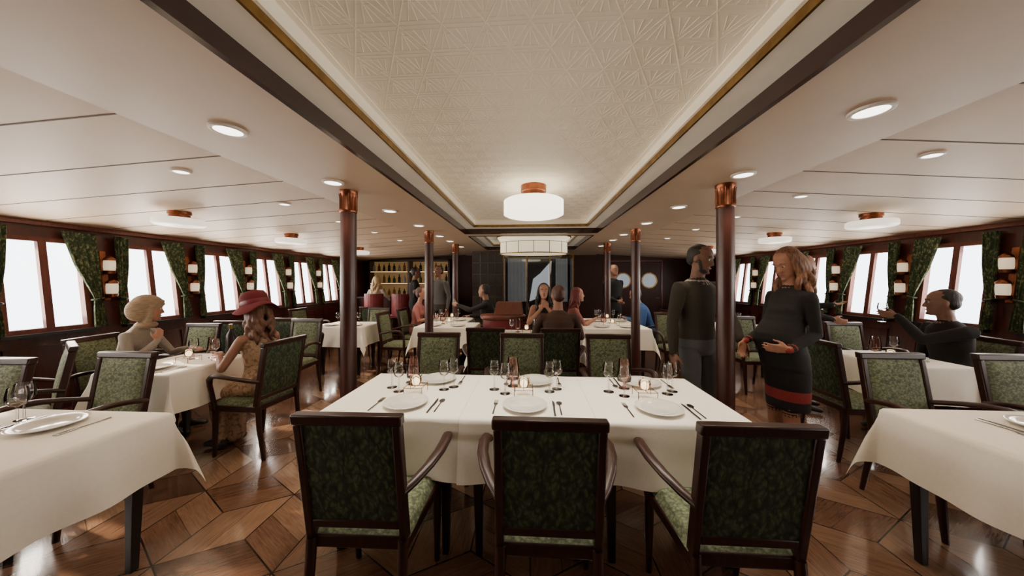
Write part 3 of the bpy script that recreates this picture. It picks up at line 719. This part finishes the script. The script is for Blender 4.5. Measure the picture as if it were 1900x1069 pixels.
def hand(B,w,d,n,right,curl,s,lab='skin'):
    d=d.normalized(); n=(n-d*n.dot(d)).normalized(); sv=d.cross(n)*(1 if right else -1)
    k=.92*s
    for i in range(4):
        off=(1.5-i)*.019*k
        kn=w+d*(.082-abs(i-1.2)*.004)*k+sv*off
        B.tube([w+sv*off*.55,kn],[(.013*k,.013*k),(.0115*k,.0115*k)],lab,8)
        p=kn; a=curl*.5
        for L,r_ in zip([[.040,.026,.02],[.044,.029,.021],[.041,.027,.02],[.032,.02,.017]][i],(.0085,.0078,.007)):
            q=p+(d*math.cos(a)+n*math.sin(a)+sv*(1.5-i)*.05).normalized()*L*k; B.tube([p,q],[r_*k,r_*k*.93],lab,8); p=q; a+=curl
    p=w+d*.018*k+sv*.022*k; q=p+(d*.62+sv*.62+n*.25).normalized()*.042*k; q2=q+(d*.85+sv*.2+n*.35).normalized()*.032*k; q3=q2+(d*.85+n*.45).normalized()*.024*k
    B.tube([p,q,q2,q3],[.013*k,.011*k,.009*k,.0075*k],lab,8)
def person(label,loc,rot,H=1.75,fem=False,seat=None,lean=0,head=(0,0),lh=None,rh=None,lhd=None,rhd=None,lf=None,rf=None,lpole=None,rpole=None,mats=None,hair='short',hmat=None,vox=.009,belly=False,dress=None,forearm='top',upper='top',bare=9,face=True,scarf=None,hat=None,beard=False,py=0,thin=1.0,collar=None):
    s=H/1.75; root=thing('person',label,'person',(loc[0],loc[1],0),R(rot)); B=Body()
    pz=(seat+.10*s) if seat else .93*s
    pel=V((0,py,pz)); la=R(lean); u=V((0,math.sin(la),math.cos(la))); f=V((0,math.cos(la),-math.sin(la))); r=V((1,0,0))
    pr=[(-.11,.13,.09),(-.04,.168,.115),(.04,.165,.118),(.12,.148,.105),(.2,.146,.106),(.3,.165,.118),(.4,.178,.115),(.46,.172,.098),(.5,.125,.078),(.535,.066,.06)]
    if fem: pr=[(-.11,.13,.09),(-.04,.172,.118),(.03,.165,.115),(.12,.132,.096),(.18,.124,.092),(.28,.14,.102),(.38,.152,.102),(.45,.145,.088),(.49,.10,.068),(.525,.056,.053)]
    if belly: pr=[(-.11,.14,.115,.005),(-.05,.160,.13,.02),(.0,.158,.150,.042),(.05,.153,.168,.064),(.10,.147,.175,.078),(.15,.141,.172,.078),(.20,.137,.155,.062),(.25,.134,.132,.042),(.30,.136,.120,.028),(.34,.140,.116,.022),(.38,.146,.105,.008),(.45,.141,.085,0),(.49,.10,.066,0),(.525,.056,.053,0)]
    low='top' if dress else 'pants'
    rings=[(pel+u*q[0]*s+f*(q[3] if len(q)>3 else 0)*s,r*q[1]*s*thin,f*q[2]*s*thin,('skin' if q[0]>bare else low if q[0]<.02 else 'top')) for q in pr]; B.loft(rings,32)
    if fem:
        for sx in (-1,1): B.ell(pel+u*.33*s+f*(.060 if belly else .07)*s+r*sx*.052*s,(.066*s,.066*s,.068*s),'top')
    nk=.047 if fem else .056
    hb=pel+u*.605*s+V((0,.012,0)); B.tube([pel+u*.5*s,hb+V((0,.01,.03))],[nk*s,nk*.95*s],'skin')
    hs=s**.4
    M0=Matrix.Translation(hb+V((0,.02,.10*hs)))@Matrix.Rotation(R(head[0]),4,'Z'); MH=M0@Matrix.Rotation(R(head[1]),4,'X')@Matrix.Scale(hs*(.97 if fem else 1.0),4)
    prof=[(-.118,.020,.018,.056),(-.108,.036,.040,.046),(-.085,.050,.062,.030),(-.05,.061,.079,.014),(-.01,.069,.090,.003),(.03,.074,.096,-.003),(.07,.070,.090,-.007),(.1,.052,.068,-.01),(.116,.022,.03,-.01)]
    R3=MH.to_3x3(); hr=[(MH@V((0,yo,z)),R3@V((w,0,0)),R3@V((0,d,0)),'skin') for z,w,d,yo in prof]; B.loft(hr)
    B.tube([MH@V((0,.088,.014)),MH@V((0,.108,-.028))],[.008,.0125],'skin',8); B.tube([MH@V((-.016,.094,-.032)),MH@V((.016,.094,-.032))],.008,'skin',8)
    B.tube([MH@V((-.04,.080,.03)),MH@V((0,.091,.027)),MH@V((.04,.080,.03))],.009,'skin',8)
    B.tube([MH@V((-.018,.086,-.066)),MH@V((0,.092,-.064)),MH@V((.018,.086,-.066))],.009,'skin',8); B.ell((0,.088,-.1),(.02,.018,.015),'skin',MH)
    for sx in (-1,1): B.ell((sx*.073,-.006,-.008),(.009,.02,.031),'skin',MH,10,8)
    if bare>1:
        cr=.060 if fem else .070; B.tube([pel+u*(.500+.012*math.sin(R(-a)))*s+(r*math.cos(R(a))*cr+f*math.sin(R(a))*cr*.92)*s+V((0,.004,0)) for a in range(0,361,24)],(.017 if collar else .014)*s,'collar' if collar else 'top',8)
    shx=(.155 if fem else .182)*s*thin; ar=(.042 if fem else .052)*s*thin
    for right in (0,1):
        sx=1 if right else -1; S=pel+u*(.455 if not fem else .445)*s+r*sx*shx
        T=(rh if right else lh) or (sx*.255*s,.04,.86*s if not seat else .8)
        pole=(rpole if right else lpole) or (sx*.45,-1,-.25)
        E,Wr=ik(S,V(T),.285*s,.255*s,V(pole))
        B.tube([pel+u*.44*s+r*sx*shx*.72,S,S.lerp(E,.5),E],[(ar*1.15,ar*1.15),(ar*1.12,ar*1.12),(ar*.98,ar*.98),(ar*.83,ar*.83)],upper)
        B.tube([E,E.lerp(Wr,.35),E.lerp(Wr,.90)],[ar*.83,ar*.86,ar*.66],forearm)
        B.tube([E.lerp(Wr,.90),Wr],[ar*.68 if forearm=='top' else ar*.62,ar*.60],('cuff' if 'cuff' in mats else forearm))
        hd=(rhd if right else lhd); dv=(Wr-E).normalized()
        if hd: dd,nn,cu=V(hd[0]),V(hd[1]),hd[2]
        else: dd,nn,cu=dv,V((-sx,.1,0)) if not seat else V((0,0,-1)),.35
        hand(B,Wr+dd.normalized()*.006,dd,nn,right,cu,s)
    tr=(.083 if fem else .088)*s
    short=dress=='short'
    for right in (0,1):
        sx=1 if right else -1; S=pel-u*.02*s+r*sx*(.060 if short else .088)*s
        T=V((rf if right else lf) or ((sx*(.065 if short else .10),.0,.08) if not seat else (sx*.10,.40,.08)))
        ll=.425*s if seat else (T-S).length*.5015
        E,A=ik(S,T,ll,ll,V((sx*.12,1,.35)))
        if dress and not short: l1,l2='top','skin'
        else: l1,l2=('pants','pants') if not dress else ('skin','skin')
        if short: l1='navy'; tr=.056*s
        B.tube([S,S.lerp(E,.5),E],[tr,tr*.9,.050*s if fem else .056*s],l1)
        B.tube([E,E.lerp(A,.3),A],[.050*s if fem else .056*s,(.053 if fem else .058)*s,.035*s],l2 if not (dress=='long') else 'top')
        tz=V((sx*.02,.15*s,-.042))
        B.tube([A+V((0,-.03,-.035)),A+V((0,.05,-.03)),A+tz],[(.036,.033),(.036,.036),(.024,.036)],'shoe')
        if right: KR,AR=E,A
        else: KL,AL=E,A
    if short:
        zz=[.49,.575,.65,.655,.68,.78,pz-.1*s,pz-.02*s,pz+.02*s]; lab=['navy','cuff','top','top','top','top','top','top','top']
        wd=[(.150,.118,0),(.152,.121,0),(.155,.125,0),(.155,.125,.001),(.157,.127,.003),(.161,.132,.01),(.165,.14,.022),(.163,.15,.036),(.158,.152,.044)]
        B.loft([(V((0,py+o_*s,z)),V((w*s,0,0)),V((0,d*s,0)),l) for z,(w,d,o_),l in zip(zz,wd,lab)],84)
    if dress=='long':
        km=(KL+KR)/2; am=(AL+AR)/2
        B.tube([pel,km],[(.10*s,.165*s),(.080*s,.15*s)],'top',18); B.tube([km,am+V((0,0,.02))],[(.075*s,.145*s),(.10*s,.18*s)],'top',18)
    if dress=='seated':
        km=(KL+KR)/2; B.tube([pel,km],[(.10*s,.17*s),(.08*s,.155*s)],'top',18)
    B.build('body',vox,mats,root,4)
    hm=hmat
    Hb=Body()
    if hair=='short': Hb.ell((0,-.020,.038),(.0765,.0945,.086),'h',MH); Hb.ell((0,-.045,-.01),(.069,.060,.065),'h',MH)
    if hair in ('long','bun','bob'):
        Hb.ell((0,-.022,.036),(.081,.098,.094),'h',MH); Hb.ell((0,-.045,-.02),(.074,.066,.07),'h',MH)
    if hair in ('long','bob'):
        L=.38 if hair=='long' else .20; wv=1.0 if hair=='long' else .45
        rs=range(-78,259,17)
        for i,a in enumerate(rs):
            if 50<a<130: continue
            x,y=.086*math.cos(R(a)),-.022+.090*math.sin(R(a))
            if y>.035: continue
            p0=MH@V((x*.75,y*.75,.07)); p1=MH@V((x*1.04,y-.006,-.01)); b=MH@V((x*1.10,y-.006,-.08))
            pts=[p0,p1,b]; rad=[.018,.018,.019]
            out=(M0.to_3x3()@V((x,y,0))).normalized(); tan=V((-out.y,out.x,0)); n=12; ln=L*(.8+.35*((i*37)%10)/10); ph=i*1.9
            for k in range(1,n+1):
                t=k/n
                pts.append(b+out*(.022*wv*math.sin(t*10+ph)+.018*wv*t)+tan*(.022*wv*math.cos(t*9+ph*1.3))+V((0,-.02*t,-ln*t))); rad.append(.019*(1-.6*t**2)+.003)
            Hb.tube(pts,rad,'h',9)
    if hair=='bun': Hb.ell((0,-.13,.03),(.045,.045,.045),'h',MH)
    if beard: Hb.ell((0,.046,-.090),(.050,.050,.034),'h',MH); Hb.tube([MH@V((-.066,.02,-.02)),MH@V((-.055,.045,-.07))],.013,'h',8); Hb.tube([MH@V((.066,.02,-.02)),MH@V((.055,.045,-.07))],.013,'h',8)
    if Hb.v: Hb.build('hair',max(.0065,vox*.9),{'h':hm},root,2 if hair!='long' else 1)
    if scarf:
        q=Body(); q.ell((0,-.010,.056),(.096,.113,.088),'h',MH); q.ell((0,-.06,-.015),(.096,.092,.115),'h',MH)
        q.tube([MH@V((.094*math.cos(R(a)),-.010+.108*math.sin(R(a)),.040+.016*math.sin(R(a)))) for a in range(0,361,20)],.013,'h',8)
        q.tube([MH@V((.090*math.cos(R(a)),-.012+.104*math.sin(R(a)),.070+.016*math.sin(R(a)))) for a in range(0,361,20)],.013,'h',8)
        for sx in (-1,1): q.tube([MH@V((sx*.088,.025,.035)),MH@V((sx*.090,.012,-.01)),MH@V((sx*.082,.012,-.065)),MH@V((sx*.045,.008,-.128))],[.018,.022,.024,.028],'h')
        q.ell((0,-.012,-.148),(.085,.078,.036),'h',M0); q.build('headscarf',.007,{'h':scarf},root,2)
    if hat:
        mt=MH@Matrix.Rotation(R(-6),4,'X')
        o=MB().lathe([(.092,.035),(.138,.022),(.168,-.006),(.174,-.014),(.172,-.004),(.138,.035),(.110,.052),(.104,.06),(.106,.10),(.104,.14),(.088,.175),(.05,.19),(.0,.188)],40,(0,-.012,0),cap=False)
        o.v=[mt@(V((v.x,v.y*1.08,v.z+(.03*math.sin(3*math.atan2(v.y,v.x)+.6)*max(0,(math.hypot(v.x,v.y)-.11)/.08) if v.z<.06 else 0)))) for v in o.v]; ho=o.build('hat',hat,root,smooth=True)
        o=MB().lathe([(.108,.058),(.111,.075),(.109,.095),(.104,.095)],40,(0,-.012,0),cap=False); o.v=[mt@V((v.x,v.y*1.08,v.z)) for v in o.v]; o.build('hat_band',M['redleather'],ho,smooth=True)
    if face:
        for sx in (-1,1):
            q=MB(); q.lathe([(0,-.0095),(.006,-.0078),(.0095,0),(.006,.0078),(0,.0095)],10,(sx*.031,.0805,.008)); q.v=[MH@v for v in q.v]; ey=q.build('eye',EYEW,root,smooth=True)
            q=MB(); q.lathe([(0,-.006),(.0045,-.0045),(.006,0),(.0045,.0045),(0,.006)],8,(sx*.031,.0868,.007)); q.v=[MH@v for v in q.v]; q.build('iris',EYED,ey,smooth=True)
            q=MB(); q.tube([(sx*.015,.092,.031),(sx*.032,.088,.036),(sx*.05,.074,.029)],.0042,6); q.v=[MH@v for v in q.v]; q.build('eyebrow',hm or EYED,root,smooth=True)
        q=MB(); q.tube([(-.023,.088,-.063),(-.01,.0985,-.061),(0,.1,-.062),(.01,.0985,-.061),(.023,.088,-.063)],[.003,.005,.0055,.005,.003],8); q.v=[MH@v for v in q.v]; q.build('lips',LIPS,root,smooth=True)
    return root
EYEW=mat('eye_white',(.6,.57,.53),.3); EYED=mat('iris_dark',(.02,.012,.008),.2); LIPS=mat('lips',(.32,.09,.08),.45)
def skin(n,c): return mat(n,c,.55,col2=tuple(x*.8 for x in c),scale=25,bump=.05)
SK=[skin('skin_fair',(.40,.19,.12)),skin('skin_tan',(.30,.145,.09)),skin('skin_brown',(.19,.092,.055)),skin('skin_mid',(.21,.10,.062))]
def fabm(name,c,**k): return mat(name,c,.9,scale=80,bump=.15,**k)
BLK=fabm('black_knit',(.007,.006,.006)); CHAR=fabm('charcoal_knit',(.024,.0185,.0115)); JEAN=fabm('grey_denim',(.078,.080,.086)); REDK=fabm('red_knit',(.26,.03,.03)); NAVY=fabm('navy_knit',(.010,.010,.015))
SHOE=mat('black_shoe',(.012,.01,.01),.35); CREAM=fabm('cream_knit',(.52,.47,.40)); WARMG=fabm('warm_grey_knit',(.30,.265,.225)); BROWN=fabm('brown_wool',(.060,.028,.018)); BLUE=fabm('blue_cotton',(.03,.09,.26)); GREYS=fabm('grey_shirt',(.07,.065,.062)); COLL=fabm('pale_collar',(.30,.28,.25)); PINK=fabm('dusty_pink',(.29,.10,.09))
FLOR=mat_vor('floral_dress',[(0,(.34,.10,.055)),(.22,(.46,.31,.20)),(.45,(.48,.34,.235)),(.75,(.25,.15,.095))],38,noise_mix=.03,bump=.1)
SCARF=mat('beige_headscarf',(.37,.275,.18),.95,col2=(.25,.18,.115),scale=22,bump=.7,stretch=(1,1,4)); HAT=fabm('maroon_felt',(.12,.008,.013))
HB_=mat('black_hair',(.010,.007,.006),.6,bump=.6,scale=40,stretch=(3,3,.5)); HBR=mat('brown_hair',(.07,.024,.014),.5,bump=.4,scale=40,stretch=(3,3,.5)); HLB=mat('chestnut_hair',(.13,.055,.028),.5,bump=.4,scale=40,stretch=(3,3,.5)); HSB=mat('strawberry_hair',(.27,.12,.056),.5,col2=(.10,.038,.017),bump=.8,scale=26,stretch=(3,3,.5)); HBL=mat('blonde_hair',(.5,.36,.2),.5,bump=.4,scale=40); HRD=mat('auburn_hair',(.14,.02,.02),.5,bump=.4,scale=40)
def loc2(root_loc,rot,w):
    c,s_=math.cos(R(rot)),math.sin(R(rot)); dx,dy=w[0]-root_loc[0],w[1]-root_loc[1]; return (dx*c+dy*s_,-dx*s_+dy*c,w[2])
def wor(root_loc,rot,p):
    c,s_=math.cos(R(rot)),math.sin(R(rot)); return (root_loc[0]+p[0]*c-p[1]*s_,root_loc[1]+p[0]*s_+p[1]*c,p[2])
L=(1.97,2.52); r=98
person('pregnant woman with long reddish blonde hair in black knee length knit dress holding her belly',L,r,1.70,True,head=(6,-27),lean=-3,
  lh=(-.165,.15,.96),lhd=((.65,1,.05),(1,-.65,.35),.2),lpole=(.05,-1,-.35),rh=loc2(L,r,(1.69,2.56,.985)),rhd=((-.1,.5,-.85),(-.9,.1,0),.45),rpole=(.3,-1,-.3),
  mats={'skin':SK[0],'top':BLK,'cuff':REDK,'navy':NAVY,'shoe':SHOE},hair='long',hmat=HSB,vox=.0065,belly=True,dress='short')
L=(1.44,2.80); r=-156
person('tall bearded man in dark sweater and grey jeans standing behind the right front column',L,r,1.76,head=(22,-17),thin=1.08,
  lh=loc2(L,r,(1.67,2.60,.985)),lhd=((-.1,.3,-.9),(.9,.1,0),.45),lpole=(-1,-.5,0),rh=(.29,.02,.84),mats={'skin':SK[2],'top':CHAR,'pants':JEAN,'shoe':SHOE,'collar':COLL},hair='short',hmat=HB_,vox=.0065,beard=True,collar=True)
person('woman in beige headscarf and pale grey sweater resting her chin on her hand',(-3.74,2.68),-72,1.58,True,seat=.475,lean=14,head=(40,-8),rh=(.10,.30,.90),rhd=((-.35,.0,1),(-.6,-1,0),.5),rpole=(.5,.3,-1),lh=(-.08,.44,.80),lhd=((.4,.9,0),(0,0,-1),.3),
  mats={'skin':SK[0],'top':WARMG,'pants':CHAR,'shoe':SHOE},hair=None,scarf=SCARF,vox=.0075)
person('woman in wide brimmed red hat and long sand floral dress seated facing left',(-2.38,2.62),76,1.54,True,seat=.475,lean=2,head=(4,-12),lh=(-.15,.26,.80),rh=(.12,.30,.80),lf=(-.14,.27,.08),rf=(.04,.31,.08),
  mats={'skin':SK[1],'top':FLOR,'shoe':SHOE},hair='bob',hmat=HLB,hat=HAT,vox=.0075,dress='long',forearm='skin',upper='skin',bare=.40)
L=(3.8,3.05); gl=(.02,.36,1.12); rr_=76
person('short haired man in black suit at right raising a wine glass',L,rr_,1.70,seat=.475,lean=3,head=(-28,-4),lh=gl,lhd=((.25,1,.25),(1,-.2,.0),.75),lpole=(-.5,-.1,-1),rh=(.16,.26,.64),
  mats={'skin':SK[3],'top':BLK,'pants':BLK,'shoe':SHOE},hair='short',hmat=HB_,vox=.0075)
p=wor(L,rr_,(.07,.435,1.06)); place('wine',mk_wine,p[0],p[1],'wine glass held up by the suited man at right',z=p[2],group='clear wine glasses')
person('man in brown jacket seated with his back to the viewer',(.32,3.58),0,1.76,seat=.475,lean=4,head=(12,-4),lh=(-.2,.40,.80),rh=(.2,.40,.80),mats={'skin':SK[1],'top':BROWN,'pants':CHAR,'shoe':SHOE},hair='short',hmat=HBR,vox=.009)
person('woman with long dark hair in sleeveless black top facing the viewer with raised hands',(.2,4.80),180,1.72,True,seat=.52,lean=8,head=(0,-4),lh=(-.05,.26,1.06),lhd=((.5,.2,.8),(.3,-1,0),.5),rh=(.06,.25,1.03),rhd=((-.4,.2,.8),(-.3,-1,0),.5),lpole=(-.7,.2,-1),rpole=(.7,.2,-1),
  mats={'skin':SK[0],'top':BLK,'pants':BLK,'shoe':SHOE},hair='long',hmat=HB_,vox=.009,forearm='skin',upper='skin')
L=(-.74,5.62)
person('man in dark suit raising a glass beside the glass enclosure',L,90,1.76,seat=.475,lean=6,head=(-15,0),lh=(-.08,.55,1.02),lhd=((.2,1,.2),(1,0,0),.5),lpole=(-.3,0,-1),rh=(.2,.4,.8),mats={'skin':SK[1],'top':BLK,'pants':BLK,'shoe':SHOE},hair='short',hmat=HB_,vox=.011)
p=wor(L,90,(-.03,.635,.96)); place('wine',mk_wine,p[0],p[1],'wine glass held by the man beside the glass enclosure',z=p[2],group='clear wine glasses')
person('dark haired woman in dusty pink dress seated facing right',(-2.1,5.62),-90,1.64,True,seat=.475,lean=8,rh=(.14,.36,.8),lh=(-.14,.36,.8),mats={'skin':SK[0],'top':PINK,'shoe':SHOE},hair='bun',hmat=HBR,vox=.011,dress='seated',forearm='skin')
person('woman with auburn hair in dusky red dress seated left of the middle right table',(.64,5.16),-90,1.66,True,seat=.475,lean=10,rh=(.12,.4,.86),lh=(-.1,.36,.8),mats={'skin':SK[0],'top':PINK,'shoe':SHOE},hair='bob',hmat=HRD,vox=.011,dress='seated',forearm='skin')
person('person in bright blue shirt bending over the table behind the right columns',(2.1,5.62),90,1.7,seat=.475,lean=22,head=(0,-20),lh=(-.14,.42,.8),rh=(.14,.42,.8),mats={'skin':SK[1],'top':BLUE,'pants':CHAR,'shoe':SHOE},hair='short',hmat=HB_,vox=.011)
person('man in grey shirt standing left of the second left column',(-1.90,6.48),150,1.78,mats={'skin':SK[3],'top':GREYS,'pants':CHAR,'shoe':SHOE},hair='short',hmat=HB_,vox=.011)
person('man in black standing at the bar beside the grey shirted man',(-2.56,6.78),-60,1.76,mats={'skin':SK[3],'top':BLK,'pants':BLK,'shoe':SHOE},hair='short',hmat=HB_,vox=.011,rh=(.2,.2,1.05))
person('blonde woman in cream top seated on a red bar chair',(-3.66,7.2),0,1.66,True,seat=.705,lean=4,lh=(-.18,.30,1.08),rh=(.18,.30,1.08),lf=(-.1,.24,.32),rf=(.1,.24,.32),mats={'skin':SK[0],'top':CREAM,'pants':CHAR,'shoe':SHOE},hair='long',hmat=HBL,vox=.011)
person('man in black suit standing behind the right rear columns',(1.72,6.62),200,1.80,mats={'skin':SK[1],'top':BLK,'pants':BLK,'shoe':SHOE},hair='short',hmat=HB_,vox=.011,lh=(-.05,.2,1.08),rh=(.05,.2,1.05))
person('man in dark jacket gesturing behind the pregnant woman',(3.1,3.78),-125,1.75,head=(20,0),lh=(-.34,.3,1.17),lhd=((-.5,.8,.2),(0,0,1),.15),lpole=(-.4,-.5,-1),rh=(.2,.22,1.05),mats={'skin':SK[1],'top':BLK,'pants':BLK,'shoe':SHOE},hair='short',hmat=HB_,vox=.009)
# ------------------------------------------------------------------ light
for side,yc in glass_lights:
    l=bpy.data.lights.new('window_daylight','AREA'); l.shape='RECTANGLE'; l.size=.68; l.size_y=1.0; l.energy=44 if side<0 else 27; l.color=(1,.83,.64)
    o=bpy.data.objects.new('window_daylight',l); C.objects.link(o); o.location=W(side,yc,1.42,-.075)
    o.rotation_euler=V((-side,0,.123)).to_track_quat('-Z','Z').to_euler()
for x in (-.7,0,.7): spot((x,1.75,2.33),80,64,(1,.88,.72))  # added spots without any fixture, brighten the front tablecloths
l=bpy.data.lights.new('low_sun','SUN'); l.energy=12; l.angle=R(1.2); l.color=(1,.80,.56)
o=bpy.data.objects.new('low_sun',l); C.objects.link(o); o.location=(-9,3,6); o.rotation_euler=V((.86,-.16,-.46)).to_track_quat('-Z','Y').to_euler()
w=bpy.data.worlds.new('World'); bpy.context.scene.world=w; w.use_nodes=True
nt_=w.node_tree; sk=nt_.nodes.new('ShaderNodeTexSky'); sk.sky_type='HOSEK_WILKIE'; sk.turbidity=6; sk.sun_direction=(-.6,.3,.5)
bg=nt_.nodes['Background']; mixn=nt_.nodes.new('ShaderNodeMixRGB'); mixn.inputs[0].default_value=.85; mixn.inputs[2].default_value=(.9,.95,1,1)
nt_.links.new(sk.outputs[0],mixn.inputs[1]); nt_.links.new(mixn.outputs[0],bg.inputs[0]); bg.inputs[1].default_value=8
# ------------------------------------------------------------------ camera
cam=bpy.data.cameras.new('Camera'); cam.sensor_width=36; cam.lens=580/1900*36; cam.shift_y=-12.5/1900; cam.clip_start=.02
co=bpy.data.objects.new('Camera',cam); C.objects.link(co); co.location=(0,0,1.45); co.rotation_euler=(R(90),0,math.atan(34/580))
bpy.context.scene.camera=co
